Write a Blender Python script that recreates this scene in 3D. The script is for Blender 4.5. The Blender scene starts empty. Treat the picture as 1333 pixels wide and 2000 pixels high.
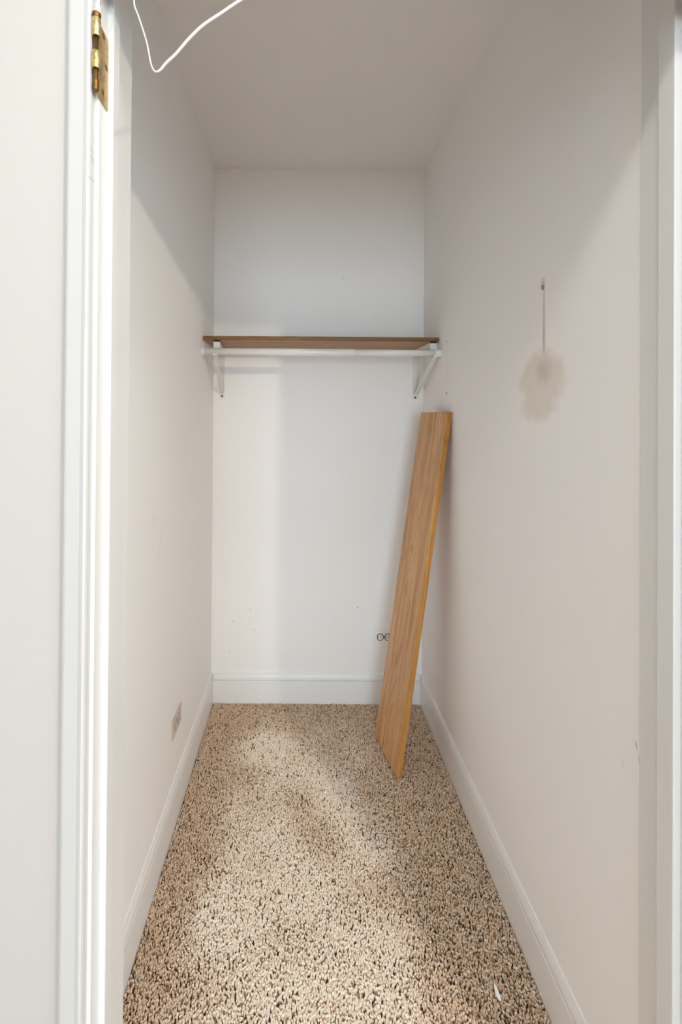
import bpy, bmesh, math, random
import numpy as np
from mathutils import Vector, Matrix

# ------------------------------------------------------------------ camera
W, H, F = 1333.0, 2000.0, 900.0
CAM_Z, PITCH, ROLL = 1.463, 0.0060, 0.0072
PX, PY = 587.0, 814.0 - F * math.tan(PITCH)      # pixel hit by the optical axis
scene = bpy.context.scene
C = scene.collection
cam_data = bpy.data.cameras.new('camera')
cam = bpy.data.objects.new('camera', cam_data)
C.objects.link(cam)
cam_data.sensor_fit = 'HORIZONTAL'
cam_data.sensor_width = 36.0
cam_data.lens = 36.0 * F / W
cam_data.shift_x = (W / 2 - PX) / W
cam_data.shift_y = -(H / 2 - PY) / W
cam_data.clip_start = 0.02
CAM_R = Matrix.Rotation(math.pi / 2 + PITCH, 3, 'X') @ Matrix.Rotation(ROLL, 3, 'Z')
cam.matrix_world = Matrix.Translation((0, 0, CAM_Z)) @ CAM_R.to_4x4()
scene.camera = cam


def ray(x, y):
    return CAM_R @ Vector(((x - PX) / F, -(y - PY) / F, -1.0))


def at_depth(x, y, d):
    r = ray(x, y)
    return Vector((0, 0, CAM_Z)) + r * (d / r.y)


def on_floor(x, y, z=0.0):
    r = ray(x, y)
    return Vector((0, 0, CAM_Z)) + r * ((z - CAM_Z) / r.z)


def on_side(x, y, X):
    r = ray(x, y)
    return Vector((0, 0, CAM_Z)) + r * (X / r.x)


# ------------------------------------------------------------------ light
world = bpy.data.worlds.new('sky')
scene.world = world
world.use_nodes = True
world.node_tree.nodes['Background'].inputs[0].default_value = (0.80, 0.88, 1.0, 1)
world.node_tree.nodes['Background'].inputs[1].default_value = 0.8


def area_light(name, loc, rot, sx, sy, power, color):
    l = bpy.data.lights.new(name, 'AREA')
    l.shape = 'RECTANGLE'
    l.size, l.size_y, l.energy, l.color = sx, sy, power, color
    o = bpy.data.objects.new(name, l)
    C.objects.link(o)
    o.location, o.rotation_euler = loc, rot
    return o


# daylight area lights at three invented, unseen windows, behind and beside the camera
RX0, RX1, RY0 = -3.00, 3.20, -5.00                  # the room the camera stands in
DAY = (0.685, 0.875, 1.0)
WINS = ((-0.9, 1.05, 0.05, 2.10, 150.0), (1.15, 2.9, 0.05, 2.10, 30.0))   # in the far wall: x0, x1, z0, z1, power
SIDE = (-2.8, -0.4, 0.05, 2.10, 52.0)                                    # in the right-hand wall: y0, y1, z0, z1, power
for w in WINS:
    area_light('window_daylight', ((w[0] + w[1]) / 2, RY0 + .03, (w[2] + w[3]) / 2), (math.pi / 2, 0, 0),
               w[1] - w[0] - 0.1, w[3] - w[2] - 0.1, w[4], DAY)
area_light('window_daylight', (RX1 - .03, (SIDE[0] + SIDE[1]) / 2, (SIDE[2] + SIDE[3]) / 2), (math.pi / 2, 0, math.pi / 2),
           SIDE[1] - SIDE[0] - 0.1, SIDE[3] - SIDE[2] - 0.1, SIDE[4], DAY)
CEILING_FILL_STRENGTH = 46.0                            # added fill light, unseen on the ceiling above the camera
LAMP = Vector((1.35, -0.9, 2.30))                  # bare bulb hanging from the room's ceiling
LAMP_STRENGTH = 1850.0

scene.view_settings.view_transform = 'Standard'
scene.view_settings.look = 'None'
scene.view_settings.gamma = 1.0
scene.view_settings.use_curve_mapping = False
scene.view_settings.exposure = -0.27
scene.cycles.diffuse_bounces = 8
scene.cycles.max_bounces = 9
scene.cycles.glossy_bounces = 2
scene.cycles.transmission_bounces = 0
scene.cycles.use_light_tree = False

# ------------------------------------------------------------------ helpers
XL, XR, YB, ZC = -0.450, 0.635, 2.380, 2.743        # closet walls, ceiling
Y0, Y1 = 0.717, 0.853                               # room face and closet face of the door wall
JL, JR, JH = -0.318, 0.630, 2.300                   # jamb faces
FLOOR = -0.014                                      # backing under the pile


def srgb(r, g, b):
    def f(c):
        c /= 255.0
        return c / 12.92 if c <= 0.04045 else ((c + 0.055) / 1.055) ** 2.4
    return (f(r), f(g), f(b), 1.0)


def box(bm, x0, x1, y0, y1, z0, z1):
    v = [bm.verts.new(p) for p in ((x0, y0, z0), (x1, y0, z0), (x1, y1, z0), (x0, y1, z0),
                                   (x0, y0, z1), (x1, y0, z1), (x1, y1, z1), (x0, y1, z1))]
    for f in ((3, 2, 1, 0), (4, 5, 6, 7), (0, 1, 5, 4), (1, 2, 6, 5), (2, 3, 7, 6), (3, 0, 4, 7)):
        bm.faces.new([v[i] for i in f])


def bevelled_box(x0, x1, y0, y1, z0, z1, r=0.001, seg=2):
    bm = bmesh.new()
    box(bm, x0, x1, y0, y1, z0, z1)
    bmesh.ops.bevel(bm, geom=list(bm.edges), offset=r, segments=seg, affect='EDGES', profile=0.5)
    return bm


def tube(bm, pts, radii, n=12, cap=True):
    pts = [Vector(p) for p in pts]
    if not hasattr(radii, '__len__'):
        radii = [radii] * len(pts)
    rings, side = [], None
    for i, p in enumerate(pts):
        t = (pts[min(i + 1, len(pts) - 1)] - pts[max(i - 1, 0)]).normalized()
        if side is None:
            side = t.cross(Vector((0, 0, 1)))
            if side.length < 1e-3:
                side = t.cross(Vector((1, 0, 0)))
        side = (side - t * side.dot(t)).normalized()
        up = t.cross(side)
        rings.append([bm.verts.new(p + (side * math.cos(a) + up * math.sin(a)) * radii[i])
                      for a in (2 * math.pi * k / n for k in range(n))])
    for a, b in zip(rings, rings[1:]):
        for k in range(n):
            f = bm.faces.new((a[k], a[(k + 1) % n], b[(k + 1) % n], b[k]))
            f.smooth = True
    if cap:
        bm.faces.new(rings[0][::-1])
        bm.faces.new(rings[-1])


def prism(bm, outline, axis, a, b):
    """outline in the two other axes, extruded along axis from a to b"""
    def P(u, v, w):
        return {'X': (w, u, v), 'Y': (u, w, v), 'Z': (u, v, w)}[axis]
    A = [bm.verts.new(P(u, v, a)) for u, v in outline]
    B = [bm.verts.new(P(u, v, b)) for u, v in outline]
    n = len(outline)
    for i in range(n):
        bm.faces.new((A[i], A[(i + 1) % n], B[(i + 1) % n], B[i]))
    bm.faces.new(A[::-1])
    bm.faces.new(B)


def obj(name, bm, mat, parent=None):
    bmesh.ops.recalc_face_normals(bm, faces=list(bm.faces))
    me = bpy.data.meshes.new(name)
    bm.to_mesh(me)
    bm.free()
    me.materials.append(mat)
    o = bpy.data.objects.new(name, me)
    C.objects.link(o)
    if parent is not None:
        o.parent = parent
    return o


def local(o, origin):
    """move the mesh's origin to a point of the thing itself"""
    origin = Vector(origin)
    o.data.transform(Matrix.Translation(-origin))
    o.location = origin
    return o


def struct(name, bm, mat, parent=None):
    o = obj(name, bm, mat, parent)
    if parent is None:
        o['kind'] = 'structure'
    return o


def tag(o, label, cat, group=None):
    o['label'], o['category'] = label, cat
    if group:
        o['group'] = group
    return o


def thing(name, label, cat, loc=(0, 0, 0), group=None):
    o = bpy.data.objects.new(name, None)
    o.empty_display_size = 0.05
    C.objects.link(o)
    o.location = loc
    return tag(o, label, cat, group)


def part(name, bm, mat, root):
    """a part modelled in world coordinates, hung under a root that is only translated"""
    o = obj(name, bm, mat)
    base = root.location.copy()
    if root.parent is not None:
        base = Vector((0, 0, 0)) + root.parent.location
        base = base + root.location
    o.data.transform(Matrix.Translation(-base))
    o.parent = root
    return o


# ------------------------------------------------------------------ materials
class Mat:
    def __init__(self, name, color, rough=0.5, metal=0.0, spec=0.5):
        self.m = bpy.data.materials.new(name)
        self.m.use_nodes = True
        self.t = self.m.node_tree
        self.b = self.t.nodes['Principled BSDF']
        self.b.inputs['Base Color'].default_value = color
        self.b.inputs['Roughness'].default_value = rough
        self.b.inputs['Metallic'].default_value = metal
        self.b.inputs['Specular IOR Level'].default_value = spec
        self.color = color
        self.col_out = None

    def n(self, kind, **kw):
        x = self.t.nodes.new(kind)
        for k, v in kw.items():
            setattr(x, k, v)
        return x

    def link(self, a, b):
        self.t.links.new(a, b)

    def coord(self, which='Object'):
        if which == 'World':
            return self.n('ShaderNodeNewGeometry').outputs['Position']
        return self.n('ShaderNodeTexCoord').outputs[which]

    def noise(self, vec, scale, detail=4.0, rough=0.5, dist=0.0):
        x = self.n('ShaderNodeTexNoise')
        x.inputs['Scale'].default_value = scale
        x.inputs['Detail'].default_value = detail
        x.inputs['Roughness'].default_value = rough
        x.inputs['Distortion'].default_value = dist
        if vec is not None:
            self.link(vec, x.inputs['Vector'])
        return x.outputs['Fac']

    def ramp(self, fac, stops):
        x = self.n('ShaderNodeValToRGB')
        e = x.color_ramp.elements
        while len(e) < len(stops):
            e.new(0.5)
        for el, (p, c) in zip(e, stops):
            el.position, el.color = p, c
        self.link(fac, x.inputs['Fac'])
        return x.outputs['Color']

    def vmath(self, op, a, b):
        x = self.n('ShaderNodeVectorMath', operation=op)
        for i, v in enumerate((a, b)):
            if v is None:
                continue
            if isinstance(v, (tuple, list, Vector)):
                x.inputs[i].default_value = tuple(v)
            else:
                self.link(v, x.inputs[i])
        return x.outputs['Value'] if op in ('LENGTH', 'DOT_PRODUCT') else x.outputs['Vector']

    def math(self, op, a, b=0.0):
        x = self.n('ShaderNodeMath', operation=op)
        for i, v in enumerate((a, b)):
            if isinstance(v, (int, float)):
                x.inputs[i].default_value = v
            else:
                self.link(v, x.inputs[i])
        return x.outputs[0]

    def mix(self, fac, a, b, blend='MIX'):
        x = self.n('ShaderNodeMix', data_type='RGBA', blend_type=blend)
        for s, v in ((x.inputs[0], fac), (x.inputs[6], a), (x.inputs[7], b)):
            if isinstance(v, (int, float)):
                s.default_value = v
            elif isinstance(v, (tuple, list)):
                s.default_value = v
            else:
                self.link(v, s)
        return x.outputs[2]

    def blot(self, pos, centre, radius, soft=0.3, rot_axis=None, angle=0.0):
        """1 inside an ellipsoid, fading out over `soft` of the radius"""
        v = self.vmath('SUBTRACT', pos, centre)
        if rot_axis is not None:
            r = self.n('ShaderNodeVectorRotate', rotation_type=rot_axis + '_AXIS')
            self.link(v, r.inputs['Vector'])
            r.inputs['Angle'].default_value = angle
            v = r.outputs['Vector']
        v = self.vmath('MULTIPLY', v, tuple(1.0 / q for q in radius))
        l = self.vmath('LENGTH', v, None)
        mr = self.n('ShaderNodeMapRange', interpolation_type='SMOOTHSTEP')
        self.link(l, mr.inputs['Value'])
        mr.inputs['From Min'].default_value = 1.0
        mr.inputs['From Max'].default_value = 1.0 - soft
        return mr.outputs['Result']

    def base(self, out):
        self.col_out = out
        self.link(out, self.b.inputs['Base Color'])

    def current(self):
        return self.col_out if self.col_out is not None else self.color

    def mark(self, mask, color, amount=1.0):
        self.base(self.mix(self.math('MULTIPLY', mask, amount), self.current(), color))

    def bump(self, height, strength=0.2, dist=0.002):
        x = self.n('ShaderNodeBump')
        x.inputs['Strength'].default_value = strength
        x.inputs['Distance'].default_value = dist
        self.link(height, x.inputs['Height'])
        self.link(x.outputs['Normal'], self.b.inputs['Normal'])


PAINT = srgb(245, 243, 242)


def wall_paint(name, color=PAINT, rough=0.55):
    M = Mat(name, color, rough, spec=0.3)
    w = M.coord('World')
    M.bump(M.noise(w, 420.0, 1, 0.6), 0.12, 0.0006)
    return M


M_wall = wall_paint('wall_paint')
M_room_dimmed = wall_paint('room_wall_paint', srgb(197, 193, 190))  # colour lowered to offset the strong light on the room walls
M_ceiling = wall_paint('ceiling_paint', srgb(242, 240, 237), 0.8)

# back wall: a few pencil-tip scuffs low on the left, one pin mark
M_back = wall_paint('back_wall_paint')
_w = M_back.coord('World')
for (px, py, rx, rz, am) in ((455, 1213, .005, .003, .5), (490, 1215, .0012, .03, .22), (497, 1230, .012, .003, .3), (448, 1272, .004, .004, .4),
                             (699, 1186, .0045, .004, .9), (672, 545, .004, .005, .4), (489, 1192, .004, .02, .2), (560, 1290, .010, .002, .2)):
    c = at_depth(px, py, YB)
    M_back.mark(M_back.blot(_w, c, (rx, .05, rz), .6), srgb(120, 105, 98), am)

# left wall: faint pinkish rub marks
M_left = wall_paint('left_wall_paint')
_w = M_left.coord('World')
for (px, py, ry, rz, am, ang) in ((312, 1075, .006, .11, .16, .35), (322, 1100, .004, .07, .14, .2), (300, 1015, .02, .03, .10, 0)):
    c = on_side(px, py, XL)
    M_left.mark(M_left.blot(_w, c, (.05, ry, rz), .8, 'X', ang), srgb(190, 160, 158), am)

# right wall: drip stain with its nail hole, dark scuff by the door, ghost of a removed bracket
M_right = wall_paint('right_wall_paint')
_w = M_right.coord('World')
_nz = M_right.n('ShaderNodeTexNoise')
_nz.inputs['Scale'].default_value = 14.0
_nz.inputs['Detail'].default_value = 3.0
M_right.link(_w, _nz.inputs['Vector'])
_off = M_right.vmath('SUBTRACT', _nz.outputs['Color'], (.5, .5, .5))
_ww = M_right.vmath('ADD', _w, M_right.vmath('MULTIPLY', _off, (0.0, .075, .075)))
c = on_side(1057, 745, XR)
m1 = M_right.blot(_ww, c, (.1, .135, .092), .40)
c2 = on_side(1052, 790, XR)
m2 = M_right.blot(_ww, c2, (.1, .112, .064), .55)
stain = M_right.math('MAXIMUM', m1, m2)
M_right.mark(stain, srgb(210, 194, 172), .45)
c = on_side(1063, 730, XR)
M_right.mark(M_right.blot(_ww, c, (.1, .060, .048), .95), srgb(182, 168, 138), .42)
c = on_side(1063, 622, XR)
M_right.mark(M_right.blot(_w, c, (.1, .0078, .115), .6), srgb(190, 175, 150), .62)
c = on_side(1063, 665, XR)
M_right.mark(M_right.blot(_w, c, (.1, .0105, .05), .6), srgb(190, 175, 150), .45)
c = on_side(1061, 553, XR)
M_right.mark(M_right.blot(_w, c, (.1, .020, .022), .9), srgb(190, 172, 148), .5)
for (x0, y0, x1, y1, wd, am) in ((1241, 1443, 1246, 1468, .0016, .85), (1246, 1466, 1254, 1514, .0011, .55), (1214, 1475, 1219, 1505, .004, .12),
                                 (875, 672, 875, 762, .0022, .22)):
    a, b = on_side(x0, y0, XR), on_side(x1, y1, XR)
    d = b - a
    ang = math.atan2(d.y, -d.z)
    M_right.mark(M_right.blot(_w, (a + b) / 2, (.05, wd, d.length / 2), .7, 'X', -ang), srgb(92, 84, 80), am)

# semi-gloss trim paint
M_trim = Mat('trim_paint', srgb(238, 237, 236), .34, spec=.45)
_w = M_trim.coord('World')
M_trim.bump(M_trim.noise(M_trim.vmath('MULTIPLY', _w, (1, 1, .15)), 160.0, 3, .6), .06, .0008)
M_casing_dimmed = Mat('casing_paint', srgb(206, 205, 204), .34, spec=.45)  # same white trim paint, darkened in colour against strong frontal light
_w = M_casing_dimmed.coord('World')
M_casing_dimmed.bump(M_casing_dimmed.noise(M_casing_dimmed.vmath('MULTIPLY', _w, (1, 1, .15)), 160.0, 3, .6), .06, .0008)
for (px, py, rx, rz, am) in ((178, 289, .0035, .0011, .85), (180, 245, .0014, .002, .35), (173, 267, .0014, .0018, .3), (172, 322, .0022, .012, .16),
                             (174, 345, .005, .003, .25), (176, 305, .0015, .010, .18)):
    c = at_depth(px, py, .70)
    M_casing_dimmed.mark(M_casing_dimmed.blot(_w, c, (rx, .03, rz), .6), srgb(90, 86, 84), am)
M_jamb = Mat('jamb_paint', srgb(226, 225, 224), .36, spec=.45)
_w = M_jamb.coord('World')
M_jamb.bump(M_jamb.noise(_w, 260.0, 3, .6), .10, .0008)
for (px, py, ry, rz, am) in ((224, 1021, .0018, .0042, .8), (220, 1227, .0014, .003, .5), (199, 7, .0014, .006, .8), (195, 211, .0018, .003, .8), (194, 200, .001, .008, .4)):
    c = on_side(px, py, JL + .002)
    M_jamb.mark(M_jamb.blot(_w, c, (.03, ry, rz), .5), srgb(80, 76, 74), am)
# bare wood and primer showing where the paint chipped under the hinge leaf
M_jamb.mark(M_jamb.blot(_w, on_side(213.5, 207, JL), (.006, .005, .005), .5), srgb(176, 120, 82), .8)


def wood(name, light, mid, dark, pore):
    M = Mat(name, mid, .42, spec=.35)
    o = M.coord('Object')
    v = M.vmath('MULTIPLY', o, (1.6, 26.0, 26.0))
    g1 = M.noise(v, 1.0, 6, .62, .35)
    col = M.ramp(g1, ((.30, dark), (.46, mid), (.60, light), (.75, mid)))
    v2 = M.vmath('MULTIPLY', o, (9.0, 420.0, 420.0))
    g2 = M.noise(v2, 1.0, 3, .6)
    col = M.mix(M.ramp(g2, ((.50, (0, 0, 0, 1)), (.68, (.55, .55, .55, 1)))), col, pore)
    # cathedral figure: bands of a stretched, warped field
    v3 = M.vmath('MULTIPLY', o, (.9, 11.0, 11.0))
    g3 = M.noise(v3, 1.0, 2, .4, .2)
    s = M.math('SINE', M.math('MULTIPLY', g3, 95.0))
    s = M.math('POWER', M.math('ADD', M.math('MULTIPLY', s, .5), .5), 7.0)
    col = M.mix(M.math('MULTIPLY', s, .42), col, pore)
    M.base(col)
    M.bump(g2, .10, .0004)
    return M


M_oak = wood('oak_veneer', srgb(222, 176, 128), srgb(205, 157, 108), srgb(188, 138, 88), srgb(146, 98, 56))
M_oak_shaded = wood('oak_shelf_veneer', srgb(186, 142, 100), srgb(170, 125, 84), srgb(152, 106, 68), srgb(116, 76, 44))  # same oak as the leaning board, with the shelf's shade in the colour
M_oak_edge = wood('oak_edge_band', srgb(206, 150, 82), srgb(192, 134, 66), srgb(172, 114, 52), srgb(132, 84, 36))

M_oak_edge_shaded = wood('oak_shelf_edge_band', srgb(138, 98, 52), srgb(124, 85, 42), srgb(106, 70, 33), srgb(82, 52, 23))  # oak edge banding again, shade put into its darker colour
M_metal_white = Mat('white_enamel', srgb(232, 230, 224), .32, spec=.5)
M_rod = Mat('rod_enamel', srgb(236, 233, 230), .26, spec=.55)
_o = M_rod.coord('Object')
M_rod.base(M_rod.mix(M_rod.noise(M_rod.vmath('MULTIPLY', _o, (9, 60, 60)), 1.0, 4, .6), srgb(238, 236, 233), srgb(222, 218, 213)))
M_black = Mat('black_rubber', srgb(22, 18, 15), .7)
M_screw = Mat('dark_steel', srgb(70, 62, 56), .4, .8)
M_hole = Mat('hole_dark', srgb(46, 40, 34), .9)
M_nail = Mat('rusty_nail', srgb(150, 136, 108), .7)

M_brass = Mat('worn_brass', srgb(190, 160, 96), .42, .85)
_o = M_brass.coord('World')
M_brass.base(M_brass.ramp(M_brass.noise(_o, 120.0, 4, .65), ((.30, srgb(150, 122, 66)), (.48, srgb(214, 192, 136)), (.70, srgb(232, 214, 166)))))
M_leaf_brass = Mat('dull_brass_leaf', srgb(188, 158, 108), .42, .75)
_o = M_leaf_brass.coord('World')
M_leaf_brass.base(M_leaf_brass.ramp(M_leaf_brass.noise(_o, 90.0, 4, .65), ((.30, srgb(160, 124, 74)), (.52, srgb(192, 160, 110)), (.72, srgb(206, 178, 130)))))
M_old_brass = Mat('tarnished_brass', srgb(132, 98, 54), .38, .9)
M_hole_brown = Mat('screw_hole_brown', srgb(104, 66, 28), .7)

M_plastic = Mat('white_plastic', srgb(244, 242, 239), .35)
M_plastic_aged = Mat('painted_plastic', srgb(206, 192, 184), .45)
M_slot = Mat('slot_black', srgb(40, 35, 28), .8)
M_cable = Mat('white_cable', srgb(214, 212, 212), .4)
M_flake = Mat('paint_flake_white', srgb(244, 240, 234), .5)

M_backing = Mat('carpet_backing', srgb(92, 66, 44), .95, spec=.1)
M_room_carpet = Mat('room_carpet', srgb(186, 164, 142), .95, spec=.1)
_w = M_room_carpet.coord('World')
M_room_carpet.base(M_room_carpet.ramp(M_room_carpet.noise(_w, 150.0, 3, .6), ((.34, srgb(112, 90, 70)), (.44, srgb(190, 168, 148)), (.62, srgb(218, 202, 186)))))
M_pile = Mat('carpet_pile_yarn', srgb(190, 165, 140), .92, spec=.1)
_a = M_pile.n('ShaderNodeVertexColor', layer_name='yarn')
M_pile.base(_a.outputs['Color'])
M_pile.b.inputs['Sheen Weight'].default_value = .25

# ------------------------------------------------------------------ the shell


def slab(name, mat, *boxes):
    bm = bmesh.new()
    for b in boxes:
        box(bm, *b)
    return struct(name, bm, mat.m)


slab('floor', M_room_carpet, (RX0 - .1, RX1 + .1, RY0 - .1, YB + .1, FLOOR - .10, FLOOR))
slab('ceiling', M_ceiling, (RX0 - .1, RX1 + .1, RY0 - .1, YB + .1, ZC, ZC + .10))
slab('wall_left', M_left, (XL - .10, XL, Y1, YB + .1, FLOOR, ZC))
slab('wall_right', M_right, (XR, XR + .10, Y1, YB + .1, FLOOR, ZC))
slab('wall_back', M_back, (XL, XR, YB, YB + .10, FLOOR, ZC))
slab('wall_front', M_room_dimmed, (RX0, JL - .017, Y0, Y1, FLOOR, ZC), (JR + .017, RX1, Y0, Y1, FLOOR, ZC),
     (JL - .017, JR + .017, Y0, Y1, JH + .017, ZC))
slab('wall_room_left', M_room_dimmed, (RX0 - .10, RX0, RY0, Y1, FLOOR, ZC))
slab('wall_room_right', M_room_dimmed, (RX1, RX1 + .10, RY0, SIDE[0], FLOOR, ZC), (RX1, RX1 + .10, SIDE[1], Y1, FLOOR, ZC),
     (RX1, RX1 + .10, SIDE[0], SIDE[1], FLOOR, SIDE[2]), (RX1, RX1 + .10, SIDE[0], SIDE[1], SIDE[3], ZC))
slab('wall_room_back', M_room_dimmed, (RX0, WINS[0][0], RY0 - .1, RY0, FLOOR, ZC), (WINS[0][1], WINS[1][0], RY0 - .1, RY0, FLOOR, ZC),
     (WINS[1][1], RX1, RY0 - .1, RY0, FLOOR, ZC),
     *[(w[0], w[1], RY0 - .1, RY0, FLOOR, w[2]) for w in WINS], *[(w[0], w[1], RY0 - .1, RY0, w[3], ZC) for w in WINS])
# frames of the invented windows, unseen behind the camera
for k, w in enumerate(WINS):
    bm = bmesh.new()
    t = .04
    box(bm, w[0], w[1], RY0 - .07, RY0 - .02, w[2], w[2] + t)
    box(bm, w[0], w[1], RY0 - .07, RY0 - .02, w[3] - t, w[3])
    for x in (w[0], (w[0] + w[1] - t) / 2, w[1] - t):
        box(bm, x, x + t, RY0 - .07, RY0 - .02, w[2] + t, w[3] - t)
    struct('window_%d' % (k + 1), bm, M_trim.m)

bm = bmesh.new()
box(bm, RX1 + .02, RX1 + .07, SIDE[0], SIDE[1], SIDE[2], SIDE[2] + t)
box(bm, RX1 + .02, RX1 + .07, SIDE[0], SIDE[1], SIDE[3] - t, SIDE[3])
for y in (SIDE[0], (SIDE[0] + SIDE[1] - t) / 2, SIDE[1] - t):
    box(bm, RX1 + .02, RX1 + .07, y, y + t, SIDE[2] + t, SIDE[3] - t)
struct('window_3', bm, M_trim.m)

# baseboards: tall flat board, groove, small stepped cap
BH = .146
PROFILE = [(0, FLOOR), (.0125, FLOOR), (.0125, .1075), (.0115, .1090), (.0060, .1094), (.0060, .1112), (.0112, .1118), (.0115, .1200),
           (.0100, .1290), (.0075, .1375), (.0070, .1388), (.0030, .1390), (.0030, .1402), (.0050, .1408), (.0040, .1445), (.0020, BH), (0, BH)]


def baseboard(name, axis, wall, sgn, a, b):
    bm = bmesh.new()
    prism(bm, [(wall + sgn * u, v) for u, v in PROFILE], axis, a, b)
    return struct(name, bm, M_trim.m)


baseboard('baseboard_left', 'Y', XL, 1, Y1, YB)
baseboard('baseboard_right', 'Y', XR, -1, Y1, YB)
baseboard('baseboard_back', 'X', YB, -1, XL + .0125, XR - .0125)

# door frame: jamb boards with their stops, casing on the room side
def jamb(name, b, stop):
    bm = bevelled_box(*b, r=.0012)
    j = struct(name, bm, M_jamb.m)
    s = obj('door_stop', bevelled_box(*stop, r=.0018), M_jamb.m, j)
    return j


jamb('trim_1', (JL - .017, JL, Y0, Y1 + .001, FLOOR, JH + .017), (JL - .001, JL + .0105, .745, .771, FLOOR, JH))
jamb('trim_2', (JR, JR + .017, Y0, Y1 + .001, FLOOR, JH + .017), (JR - .0125, JR + .001, .761, .797, FLOOR, JH))
jamb('trim_3', (JL, JR, Y0, Y1 + .001, JH, JH + .017), (JL + .0105, JR - .0125, .752, .785, JH - .0105, JH + .001))
CAS = [(0, 0), (.0, .0130), (.0015, .0165), (.0045, .0180), (.0090, .0165), (.0115, .0155), (.0330, .0130), (.0365, .0118), (.0395, .0085),
       (.0415, .0070), (.0415, 0)]


def casing(name, inner, sgn, z1):
    bm = bmesh.new()
    prism(bm, [(inner + sgn * u, Y0 - v) for u, v in CAS], 'Z', FLOOR, z1)
    return struct(name, bm, M_casing_dimmed.m)


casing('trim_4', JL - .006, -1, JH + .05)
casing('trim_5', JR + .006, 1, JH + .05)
# flat fascia board across the head of the opening, on the room side
struct('trim_6', bevelled_box(JL - .006, JR + .006, Y0 - .0155, Y0 - .0005, 2.120, JH + .05, .0015), M_casing_dimmed.m)

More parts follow.
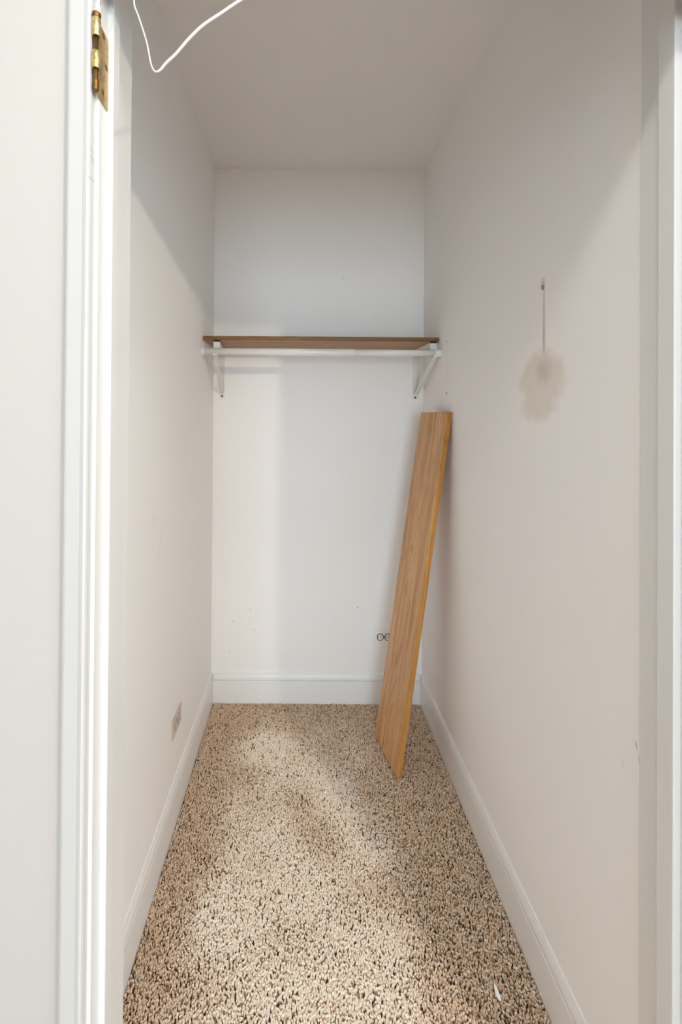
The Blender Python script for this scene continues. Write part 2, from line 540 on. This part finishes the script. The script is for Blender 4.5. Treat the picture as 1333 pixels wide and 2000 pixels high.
# ------------------------------------------------------------------ carpet pile (uncountable yarn ends)
def carpet():
    rng = np.random.default_rng(7)
    sp = .0050
    xs = np.arange(XL + .014, XR - .013, sp)
    ys = np.arange(.62, YB - .0135, sp)
    gx, gy = np.meshgrid(xs, ys)
    gx = gx + (np.arange(len(ys)) % 2)[:, None] * sp * .5
    x = gx.ravel() + rng.normal(0, sp * .30, gx.size)
    y = gy.ravel() + rng.normal(0, sp * .30, gx.size)
    lo = np.where(y < Y1, JL + .004, XL + .0145)
    hi = np.where(y < Y1, JR - .004, XR - .0145)
    keep = (x > lo) & (x < hi) & (y < YB - .014) & (rng.random(len(x)) > .085)      # worn gaps
    x, y = x[keep], y[keep]
    n = len(x)

    def field(x, y, scale, seed):
        r = np.random.default_rng(seed)
        v = np.zeros_like(x)
        for k in range(10):
            a, p, f = r.uniform(0, 6.28), r.uniform(0, 6.28), scale * r.uniform(.5, 1.9)
            v += np.sin(f * (x * np.cos(a) + y * np.sin(a)) + p)
        return v / 3.2

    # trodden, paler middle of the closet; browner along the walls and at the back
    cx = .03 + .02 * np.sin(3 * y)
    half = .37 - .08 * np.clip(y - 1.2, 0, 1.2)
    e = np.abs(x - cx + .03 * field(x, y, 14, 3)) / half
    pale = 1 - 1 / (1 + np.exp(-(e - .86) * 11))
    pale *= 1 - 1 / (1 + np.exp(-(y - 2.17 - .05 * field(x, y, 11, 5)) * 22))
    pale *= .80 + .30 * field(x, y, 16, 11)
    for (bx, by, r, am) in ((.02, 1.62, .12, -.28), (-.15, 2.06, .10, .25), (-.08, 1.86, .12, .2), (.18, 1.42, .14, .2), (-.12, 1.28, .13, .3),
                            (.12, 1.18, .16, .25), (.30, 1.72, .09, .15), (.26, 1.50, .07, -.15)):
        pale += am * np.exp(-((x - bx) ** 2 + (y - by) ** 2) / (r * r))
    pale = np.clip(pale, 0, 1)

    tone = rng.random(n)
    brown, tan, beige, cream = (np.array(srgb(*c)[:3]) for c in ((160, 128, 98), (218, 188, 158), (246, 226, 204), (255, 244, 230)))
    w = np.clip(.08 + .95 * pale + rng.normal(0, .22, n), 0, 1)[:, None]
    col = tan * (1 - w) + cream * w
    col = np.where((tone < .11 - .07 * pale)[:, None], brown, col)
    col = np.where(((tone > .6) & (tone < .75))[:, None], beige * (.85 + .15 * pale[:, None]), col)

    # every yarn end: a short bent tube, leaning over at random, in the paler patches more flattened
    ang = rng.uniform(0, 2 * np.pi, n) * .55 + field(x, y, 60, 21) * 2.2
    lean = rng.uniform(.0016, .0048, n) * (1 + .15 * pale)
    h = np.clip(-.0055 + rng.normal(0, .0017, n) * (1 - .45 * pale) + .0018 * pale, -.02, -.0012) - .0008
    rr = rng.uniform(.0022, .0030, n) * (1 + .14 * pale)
    dx, dy = np.cos(ang), np.sin(ang)
    K = 5
    th = np.arange(K) * 2 * np.pi / K
    ct, st = np.cos(th), np.sin(th)
    # rings: root, shoulder, top bend, tip point
    V = np.zeros((n, 3 * K + 1, 3), np.float32)
    for ri, (fwd, z, sc, tilt) in enumerate(((.0, np.full(n, FLOOR), .75, 0.0), (.25, h - .0030, 1.05, .5), (.85, h, .95, 1.1))):
        ox, oy = dx * lean * fwd, dy * lean * fwd
        u = ct[None, :] * (rr * sc)[:, None]            # across the lean
        v = st[None, :] * (rr * sc)[:, None]            # along the lean, tilted up
        V[:, ri * K:(ri + 1) * K, 0] = (x + ox)[:, None] - dy[:, None] * u + dx[:, None] * v * math.cos(tilt)
        V[:, ri * K:(ri + 1) * K, 1] = (y + oy)[:, None] + dx[:, None] * u + dy[:, None] * v * math.cos(tilt)
        V[:, ri * K:(ri + 1) * K, 2] = z[:, None] - v * math.sin(tilt)
    V[:, 3 * K, 0] = x + dx * lean * 1.45
    V[:, 3 * K, 1] = y + dy * lean * 1.45
    V[:, 3 * K, 2] = h - .0012
    V[:, :, 0] = np.clip(V[:, :, 0], XL + .013, XR - .013)
    V[:, :, 1] = np.minimum(V[:, :, 1], YB - .013)
    V[:, :, 2] = np.minimum(V[:, :, 2], -.0002)
    quads = np.array([[r * K + k, r * K + (k + 1) % K, (r + 1) * K + (k + 1) % K, (r + 1) * K + k] for r in range(2) for k in range(K)])
    tris = np.array([[2 * K + k, 2 * K + (k + 1) % K, 3 * K] for k in range(K)])
    nv = 3 * K + 1
    base = (np.arange(n) * nv)[:, None, None]
    loops = np.concatenate([(quads[None] + base).reshape(n, -1), (tris[None] + base).reshape(n, -1)], axis=1).ravel().astype(np.int32)
    sizes = np.tile(np.array([4] * len(quads) + [3] * len(tris), np.int32), n)
    starts = np.concatenate([[0], np.cumsum(sizes)[:-1]]).astype(np.int32)
    me = bpy.data.meshes.new('carpet_pile')
    me.vertices.add(n * nv)
    me.vertices.foreach_set('co', V.ravel())
    me.loops.add(len(loops))
    me.loops.foreach_set('vertex_index', loops)
    me.polygons.add(len(sizes))
    me.polygons.foreach_set('loop_start', starts)
    me.polygons.foreach_set('loop_total', sizes)
    me.update(calc_edges=True)
    me.polygons.foreach_set('use_smooth', np.ones(len(sizes), bool))
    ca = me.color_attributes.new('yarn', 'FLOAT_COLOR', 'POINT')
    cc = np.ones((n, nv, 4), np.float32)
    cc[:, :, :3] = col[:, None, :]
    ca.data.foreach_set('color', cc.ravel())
    me.materials.append(M_pile.m)
    o = bpy.data.objects.new('carpet_pile', me)
    C.objects.link(o)
    o['kind'] = 'stuff'
    tag(o, 'speckled beige and brown frieze carpet covering the closet floor', 'carpet')


carpet()
bm = bmesh.new()
box(bm, XL + .001, XR - .001, Y1, YB - .001, FLOOR, FLOOR + .0006)
box(bm, JL + .001, JR - .001, .60, Y1, FLOOR, FLOOR + .0006)
obj('carpet_backing', bm, M_backing.m, bpy.data.objects['floor'])

# ------------------------------------------------------------------ shelf, brackets, rod
SH_Y0, SH_Z0, SH_Z1 = 2.108, 1.811, 1.831
sx0, sx1 = XL + .004, XR - .004
bm = bevelled_box(-(sx1 - sx0) / 2, (sx1 - sx0) / 2, -(YB - SH_Y0 - .001) / 2, (YB - SH_Y0 - .001) / 2, 0, SH_Z1 - SH_Z0, .002)
shelf = obj('closet_shelf', bm, M_oak_shaded.m)
shelf.location = ((sx0 + sx1) / 2, (SH_Y0 + YB - .001) / 2, SH_Z0)
shelf.data.materials.append(M_oak_edge_shaded.m)
for p in shelf.data.polygons:
    if p.normal.y < -.5 or abs(p.normal.x) > .5:
        p.material_index = 1
tag(shelf, 'oak veneer shelf board spanning the back wall above the white rod', 'shelf')

ROD_Y, ROD_Z = 2.083, 1.755
RY, RZ = ROD_Y, ROD_Z


def channel(bm, a, b, up, w, flange, th):
    """U channel from a to b; the web faces `up`'s opposite side, flanges stand along up"""
    a, b, up = Vector(a), Vector(b), Vector(up).normalized()
    t = (b - a).normalized()
    up = (up - t * up.dot(t)).normalized()
    s = t.cross(up)
    sec = [(-w / 2, flange), (-w / 2, 0), (w / 2, 0), (w / 2, flange), (w / 2 - th, flange), (w / 2 - th, th), (-w / 2 + th, th), (-w / 2 + th, flange)]
    A = [bm.verts.new(a + s * u + up * v) for u, v in sec]
    B = [bm.verts.new(b + s * u + up * v) for u, v in sec]
    n = len(sec)
    for i in range(n):
        bm.faces.new((A[i], A[(i + 1) % n], B[(i + 1) % n], B[i]))
    for R in (A, B):
        for q in ((0, 1, 6, 7), (1, 2, 5, 6), (2, 3, 4, 5)):
            bm.faces.new([R[i] for i in q])


def bracket(X, Xf, label):
    """X: at the wall, Xf: at the front end of the arm"""
    root = thing('shelf_bracket', label, 'bracket', (X, YB, 1.552), 'white brackets under the closet shelf')
    zt = SH_Z0 - .0005
    # leg on the wall, its web on the wall and low flanges towards the room, foot plate with a screw
    bm = bmesh.new()
    channel(bm, (X, YB - .0005, 1.585), (X, YB - .0005, zt), (0, -1, 0), .026, .010, .002)
    bx = [(X - .012, 1.592)] + [(X + .0125 * math.cos(a), 1.5645 + .0125 * math.sin(a)) for a in (math.pi + k * math.pi / 10 for k in range(11))] + [(X + .012, 1.592)]
    prism(bm, bx, 'Y', YB - .0028, YB - .0006)
    part('wall_leg', bm, M_metal_white.m, root)
    bm = bmesh.new()
    tube(bm, [(X, YB - .0027, 1.5665), (X, YB - .0045, 1.5665), (X, YB - .0056, 1.5665)], [.0052, .0048, .0028], 14)
    part('screw', bm, M_screw.m, root)
    # arm under the shelf, open side down
    bm = bmesh.new()
    channel(bm, (X, YB - .003, zt - .001), (Xf, ROD_Y + .030, zt - .001), (0, 0, -1), .024, .012, .002)
    part('arm', bm, M_metal_white.m, root)
    # front tab dropping behind the rod
    bm = bmesh.new()
    channel(bm, (Xf, ROD_Y + .027, zt - .006), (Xf, ROD_Y + .0215, ROD_Z - .004), (0, 1, 0), .029, .012, .0022)
    part('front_tab', bm, M_metal_white.m, root)
    bm = bmesh.new()
    prism(bm, [(Xf + .0145 * math.cos(a), ROD_Y + .028 + .009 * math.sin(a)) for a in (2 * math.pi * k / 20 for k in range(20))], 'Z', zt - .0055, zt)
    part('end_plug', bm, M_black.m, root)
    # J hook cradling the rod
    bm = bmesh.new()
    a0, a1, N = math.radians(-5), math.radians(-150), 14
    inner, outer = [], []
    for k in range(N + 1):
        a = a0 + (a1 - a0) * k / N
        inner.append((ROD_Y + .0176 * math.cos(a), ROD_Z + .0176 * math.sin(a)))
        outer.append((ROD_Y + .0202 * math.cos(a), ROD_Z + .0202 * math.sin(a)))
    prism(bm, inner + outer[::-1], 'X', Xf - .011, Xf + .011)
    part('rod_hook', bm, M_metal_white.m, root)
    # diagonal brace
    bm = bmesh.new()
    channel(bm, (X, YB - .011, 1.583), (Xf, ROD_Y + .020, ROD_Z - .018), (0, -1, -1), .018, .008, .002)
    part('brace', bm, M_metal_white.m, root)
    return root


bl_f, br_f = at_depth(423, 676, ROD_Y + .02), at_depth(848, 678, ROD_Y + .02)
bl_b, br_b = at_depth(434, 777, YB), at_depth(811.5, 778, YB)
bracket(bl_b.x, bl_f.x, 'white metal shelf bracket at the rod end away from the leaning board')
bracket(br_b.x, br_f.x, 'white metal shelf bracket above the top of the leaning board')

rod = thing('closet_rod', 'white telescoping metal hanging rod below the oak shelf', 'rod', (0, ROD_Y, ROD_Z))
seam = at_depth(692, 690, ROD_Y).x
bm = bmesh.new()
tube(bm, [(XL + .010, RY, RZ), (seam - .002, RY, RZ), (seam, RY, RZ)], [.0168, .0168, .0160], 32)
part('outer_tube', bm, M_rod.m, rod)
bm = bmesh.new()
tube(bm, [(seam - .02, RY, RZ), (XR - .012, RY, RZ)], .0148, 32)
part('inner_tube', bm, M_rod.m, rod)
bm = bmesh.new()
tube(bm, [(XL + .0005, RY, RZ), (XL + .002, RY, RZ), (XL + .014, RY, RZ), (XL + .0142, RY, RZ)], [.0165, .0174, .0174, .0168], 32)
part('end_cap', bm, M_metal_white.m, rod)
bm = bmesh.new()
tube(bm, [(XR - .030, RY, RZ), (XR - .0295, RY, RZ), (XR - .002, RY, RZ), (XR - .0005, RY, RZ)], [.0160, .0172, .0176, .0166], 32)
part('end_cap', bm, M_metal_white.m, rod)

# ------------------------------------------------------------------ the spare board leaning on the right wall
TH = .0240
bn, bf = on_floor(770, 1519.5, .002), on_floor(729, 1437, .002)      # foot of the visible face: near and far corner
wd = bf - bn
wd.z = 0
WID = wd.length
w = wd.normalized()
# the near rear edge rests on the wall at the top
top_z = 1.487
tx = XR - .0009
u = Vector((tx - TH * .985 - bn.x, 0.0, top_z - bn.z))
u = (u - w * u.dot(w))
LEN = u.length
u.normalize()
nrm = u.cross(w)
if nrm.x < 0:
    nrm = -nrm
bm = bevelled_box(0, LEN, 0, WID, 0, TH, .0022, 2)
board = obj('loose_shelf_board', bm, M_oak.m)
R = Matrix((u, w, nrm)).transposed()
if R.determinant() < 0:      # keep a proper rotation: measure the thickness the other way
    board.data.transform(Matrix.Scale(-1, 4, Vector((0, 0, 1))))
    board.data.flip_normals()
    R = Matrix((u, w, -nrm)).transposed()
board.data.materials.append(M_oak_edge.m)
for p in board.data.polygons:
    if abs(p.normal.y) > .5 or abs(p.normal.x) > .5:
        p.material_index = 1
board.matrix_world = Matrix.Translation(bn) @ R.to_4x4()
low = min((board.matrix_world @ v.co).z for v in board.data.vertices)
far = max((board.matrix_world @ v.co).x for v in board.data.vertices)
board.matrix_world = Matrix.Translation((XR - .0006 - far, 0, -low)) @ board.matrix_world
tag(board, 'long oak veneer board standing on the carpet, leaning on the side wall', 'board')

# ------------------------------------------------------------------ outlets
def outlet(root, frame, slots_mat, plate_mat):
    """frame: 4x4 taking plate coordinates (u along the plate, v up, w out of the wall) to the root"""
    def put(name, bm, mat, parent):
        o = obj(name, bm, mat)
        o.data.transform(frame)
        bmx = bmesh.new()
        bmx.from_mesh(o.data)
        bmesh.ops.recalc_face_normals(bmx, faces=list(bmx.faces))
        bmx.to_mesh(o.data)
        bmx.free()
        o.parent = parent
        return o
    hw, hh = .0575, .0345
    # plate with two openings: outer rim pieces around the receptacle cut-outs, domed edge
    bm = bmesh.new()
    N = 24
    prism(bm, [(-hw, -hh), (hw, -hh), (hw, hh), (-hw, hh)], 'Z', .0012, .0030)
    prism(bm, [(-hw + .004, -hh + .004), (hw - .004, -hh + .004), (hw - .004, hh - .004), (-hw + .004, hh - .004)], 'Z', 0, .0012)
    prism(bm, [(-hw + .003, -hh + .003), (hw - .003, -hh + .003), (hw - .003, hh - .003), (-hw + .003, hh - .003)], 'Z', .0030, .0050)
    put('face_plate', bm, plate_mat, root)
    for cx in (-.0195, .0195):
        def rounded(r, flat):
            return [(cx + max(-flat, min(flat, r * math.cos(a))), r * math.sin(a)) for a in (2 * math.pi * k / N for k in range(N))]
        bm = bmesh.new()
        prism(bm, rounded(.0188, .0168), 'Z', .0045, .0053)
        put('receptacle_gap', bm, slots_mat, root)  # dark ring standing in for shade around the recessed receptacle
        bm = bmesh.new()
        prism(bm, rounded(.0152, .0128), 'Z', .0050, .0064)
        rc = put('receptacle', bm, plate_mat, root)
        for (su, sv, a, b) in ((.0035, .0062, .0042, .0014), (.0035, -.0062, .0036, .0014)):
            bm = bmesh.new()
            prism(bm, [(cx + su - a, sv - b), (cx + su + a, sv - b), (cx + su + a, sv + b), (cx + su - a, sv + b)], 'Z', .0058, .00655)
            put('slot', bm, slots_mat, rc)
        bm = bmesh.new()
        prism(bm, [(cx - .0078 + .0026 * math.cos(a), .0026 * math.sin(a)) for a in (2 * math.pi * k / 12 for k in range(12))], 'Z', .0058, .00655)
        put('ground_hole', bm, slots_mat, rc)
    bm = bmesh.new()
    tube(bm, [(0, 0, .0045), (0, 0, .0058), (0, 0, .0064)], [.0032, .0030, .0018], 12)
    put('screw', bm, M_screw.m, root)


c = at_depth(743, 1243.5, YB)
o1 = thing('wall_outlet', 'white sideways duplex outlet on the back wall, half hidden behind the leaning board', 'outlet', (c.x + .0195, YB, c.z))
outlet(o1, Matrix(((1, 0, 0, 0), (0, 0, -1, 0), (0, 1, 0, 0), (0, 0, 0, 1))), M_slot.m, M_plastic.m)
ca, cb = on_side(336, 1424, XL), on_side(352, 1393, XL)
c = (ca + cb) / 2
o2 = thing('wall_outlet', 'painted-over sideways duplex outlet low on the side wall, above the baseboard', 'outlet', (XL, c.y, c.z))
M_slot_soft = Mat('painted_slot', srgb(150, 132, 122), .7)
outlet(o2, Matrix(((0, 0, 1, 0), (1, 0, 0, 0), (0, 1, 0, 0), (0, 0, 0, 1))), M_slot_soft.m, M_plastic_aged.m)

# ------------------------------------------------------------------ hinge left on the jamb
KX, KY = -.3172, .7030
hz = lambda y: at_depth(186, y, KY).z
z_top, z_bot = hz(36), hz(182)
hinge = thing('door_hinge', 'worn brass hinge left high on the white door jamb', 'hinge', (JL, .72, z_bot))
bm = bevelled_box(JL + .0001, JL + .0021, KY + .003, .745, z_bot, z_top, .0006)
leaf = part('leaf', bm, M_leaf_brass.m, hinge)
for (px, py) in ((203, 67), (208, 133), (201, 180)):
    p = on_side(px, py, JL + .0021)
    p.y = min(p.y, .7395)
    p.z = max(min(p.z, z_top - .0085), z_bot + .0085)
    bm = bmesh.new()
    tube(bm, [(JL + .0016, p.y, p.z), (JL + .0023, p.y, p.z), (JL + .0024, p.y, p.z)], [.0044, .0044, .0036], 16)
    o = obj('screw_hole', bm, M_hole_brown.m)
    o.data.transform(Matrix.Translation(-hinge.location))
    o.parent = leaf


def ring_tube(name, z0, z1, r, ri, mat):
    """open sleeve: outer skin, dark-looking bore"""
    bm = bmesh.new()
    N = 24
    c0 = [(KX + math.cos(a), KY + math.sin(a)) for a in ()]
    rows = [(r - .0004, z1), (r, z1 - .0006), (r, z0 + .0006), (r - .0004, z0), (ri, z0), (ri, z1)]
    V = [[bm.verts.new((KX + q * math.cos(a), KY + q * math.sin(a), z)) for a in (2 * math.pi * k / N for k in range(N))] for q, z in rows]
    for i in range(len(V)):
        A, B = V[i], V[(i + 1) % len(V)]
        for k in range(N):
            f = bm.faces.new((A[k], A[(k + 1) % N], B[(k + 1) % N], B[k]))
            f.smooth = i in (1, 4)
    return part(name, bm, mat, hinge)


ring_tube('knuckle', hz(72), hz(37), .0064, .0044, M_brass.m)
ring_tube('knuckle', hz(135), hz(101), .0064, .0044, M_brass.m)
bm = bmesh.new()
tube(bm, [(KX, KY, z) for z in (hz(178), hz(176), hz(158), hz(156), hz(36))], [.0030, .0046, .0046, .0037, .0037], 18)
pin = part('pin', bm, M_old_brass.m, hinge)
bm = bmesh.new()
tube(bm, [(KX, KY, z) for z in (hz(37), hz(34.5), hz(31), hz(27), hz(25))], [.0044, .0050, .0068, .0066, .0040], 20)
o = obj('pin_head', bm, M_old_brass.m)
o.data.transform(Matrix.Translation(-hinge.location))
o.parent = pin

# ------------------------------------------------------------------ loose cable looping down from the fascia over the opening
path = [(262, 5, .665), (270, 30, .655), (280, 60, .650), (288, 88, .645), (292, 110, .642), (296, 128, .640), (301, 138, .640), (307, 140, .640), (314, 136, .640),
        (325, 123, .640), (344, 105, .640), (368, 77, .642), (396, 50, .645), (430, 27, .650), (470, 0, .660)]
pts = [at_depth(*p) for p in path]
first, last = pts[0], pts[-1]
FY = Y0 - .0155
pts = [Vector((first.x - .010, FY - .0015, first.z + .16)), Vector((first.x - .009, FY - .005, first.z + .10)), Vector((first.x - .004, .685, first.z + .045))] + pts
pts += [last + Vector((.022, .010, .022)), last + Vector((.055, .025, .070)), last + Vector((.070, .034, .125)), Vector((last.x + .073, FY - .002, last.z + .17))]
# smooth with Catmull-Rom
fine, rad = [], []
for i in range(len(pts) - 1):
    p0, p1, p2, p3 = pts[max(i - 1, 0)], pts[i], pts[i + 1], pts[min(i + 2, len(pts) - 1)]
    for k in range(4):
        s = k / 4
        fine.append(.5 * ((2 * p1) + (p2 - p0) * s + (2 * p0 - 5 * p1 + 4 * p2 - p3) * s * s + (3 * p1 - p0 - 3 * p2 + p3) * s ** 3))
        rad.append(.0012 + .0008 * min(1, max(0, (i + s - 9) / 3)))
fine.append(pts[-1])
rad.append(rad[-1])
bm = bmesh.new()
tube(bm, fine, rad, 10)
cable = local(obj('loose_cable', bm, M_cable.m), pts[-1])
tag(cable, 'thin loose white cable looping down at the head of the doorway', 'cable')

# ------------------------------------------------------------------ small things: nail, empty screw holes, flakes of paint
p = on_side(1062.5, 561, XR)
bm = bmesh.new()
tube(bm, [(XR + .004, p.y, p.z), (XR - .003, p.y, p.z), (XR - .0045, p.y, p.z)], [.0042, .0040, .0028], 12)
nail = local(obj('wall_nail', bm, M_nail.m), (XR, p.y, p.z))
nail.data.transform(Matrix.Scale(1.7, 4, (0, 0, 1)))
tag(nail, 'small stub of nail at the top of the brown drip stain', 'nail')
wr = bpy.data.objects['wall_right']
for (px, py, r) in ((873.5, 667, .0030), (873, 768, .0046)):
    p = on_side(px, py, XR)
    bm = bmesh.new()
    tube(bm, [(XR + .002, p.y, p.z), (XR - .0004, p.y, p.z), (XR - .0006, p.y, p.z)], [r, r, r * .8], 14)
    obj('screw_hole', bm, M_hole.m, wr)

rnd = random.Random(3)


def flake(px, py, length, width, turn, label, lift=.35):
    p = on_floor(px, py, .0)
    bm = bmesh.new()
    out = []
    N = 10
    for k in range(N):
        a = 2 * math.pi * k / N
        r = 1 - .25 * rnd.random()
        out.append((length / 2 * math.cos(a) * r, width / 2 * math.sin(a) * r * (1.0 - .55 * math.cos(a))))
    prism(bm, out, 'Z', 0, .0008)
    o = obj('paint_flake', bm, M_flake.m)
    o.rotation_euler = (0, -lift, turn)
    o.location = p + Vector((0, 0, .0005 + length / 2 * math.sin(lift) * .6))
    return tag(o, label, 'paint flake', 'flakes of white paint on the carpet')


flake(971, 1940, .034, .011, math.radians(97), 'slim pointed white paint flake on the carpet near the front')
flake(1059, 1942, .010, .009, math.radians(20), 'small white paint crumb on the carpet beside the baseboard', .15)
flake(942, 1936, .0055, .0048, math.radians(70), 'tiny white paint crumb beside the pointed paint flake', .1)

# ------------------------------------------------------------------ added ceiling fill above the camera, hanging bulb behind it
fix = thing('ceiling_fixture', 'round white flush ceiling light in front of the closet door', 'lamp', (.1, 0, ZC))
bm = bmesh.new()
tube(bm, [(.1, 0, ZC - .0005), (.1, 0, ZC - .030), (.1, 0, ZC - .034)], [.175, .175, .160], 40)
part('rim', bm, M_plastic.m, fix)
M_diff = Mat('lit_diffuser', (1, 1, 1, 1), .4)
M_diff.b.inputs['Emission Color'].default_value = (.95, .98, 1.0, 1)
M_diff.b.inputs['Emission Strength'].default_value = CEILING_FILL_STRENGTH
bm = bmesh.new()
tube(bm, [(.1, 0, ZC - .0335), (.1, 0, ZC - .044), (.1, 0, ZC - .050), (.1, 0, ZC - .052)], [.150, .135, .09, .02], 40)
part('diffuser', bm, M_diff.m, fix)
M_bulb = Mat('lit_bulb', (1, .8, .6, 1), .3)
M_bulb.b.inputs['Emission Color'].default_value = (1.0, .87, .68, 1)
M_bulb.b.inputs['Emission Strength'].default_value = LAMP_STRENGTH
lamp = thing('pendant_bulb', 'bare warm bulb hanging on a cord from the ceiling of the room', 'lamp', (LAMP.x, LAMP.y, ZC))
bm = bmesh.new()
tube(bm, [(LAMP.x, LAMP.y, ZC - .0005), (LAMP.x, LAMP.y, ZC - .02), (LAMP.x, LAMP.y, ZC - .03)], [.05, .045, .012], 24)
part('ceiling_rose', bm, M_plastic.m, lamp)
bm = bmesh.new()
tube(bm, [(LAMP.x, LAMP.y, ZC - .028), (LAMP.x, LAMP.y, LAMP.z + .09)], .003, 10)
part('cord', bm, M_plastic.m, lamp)
bm = bmesh.new()
tube(bm, [(LAMP.x, LAMP.y, LAMP.z + .10), (LAMP.x, LAMP.y, LAMP.z + .09), (LAMP.x, LAMP.y, LAMP.z + .047)], [.008, .019, .020], 20)
part('holder', bm, M_plastic.m, lamp)
bm = bmesh.new()
prof = [(.012, .05), (.016, .04), (.030, .02), (.035, 0), (.030, -.02), (.016, -.032), (.003, -.035)]
tube(bm, [(LAMP.x, LAMP.y, LAMP.z + z) for r, z in prof], [r for r, z in prof], 24)
part('bulb', bm, M_bulb.m, lamp)
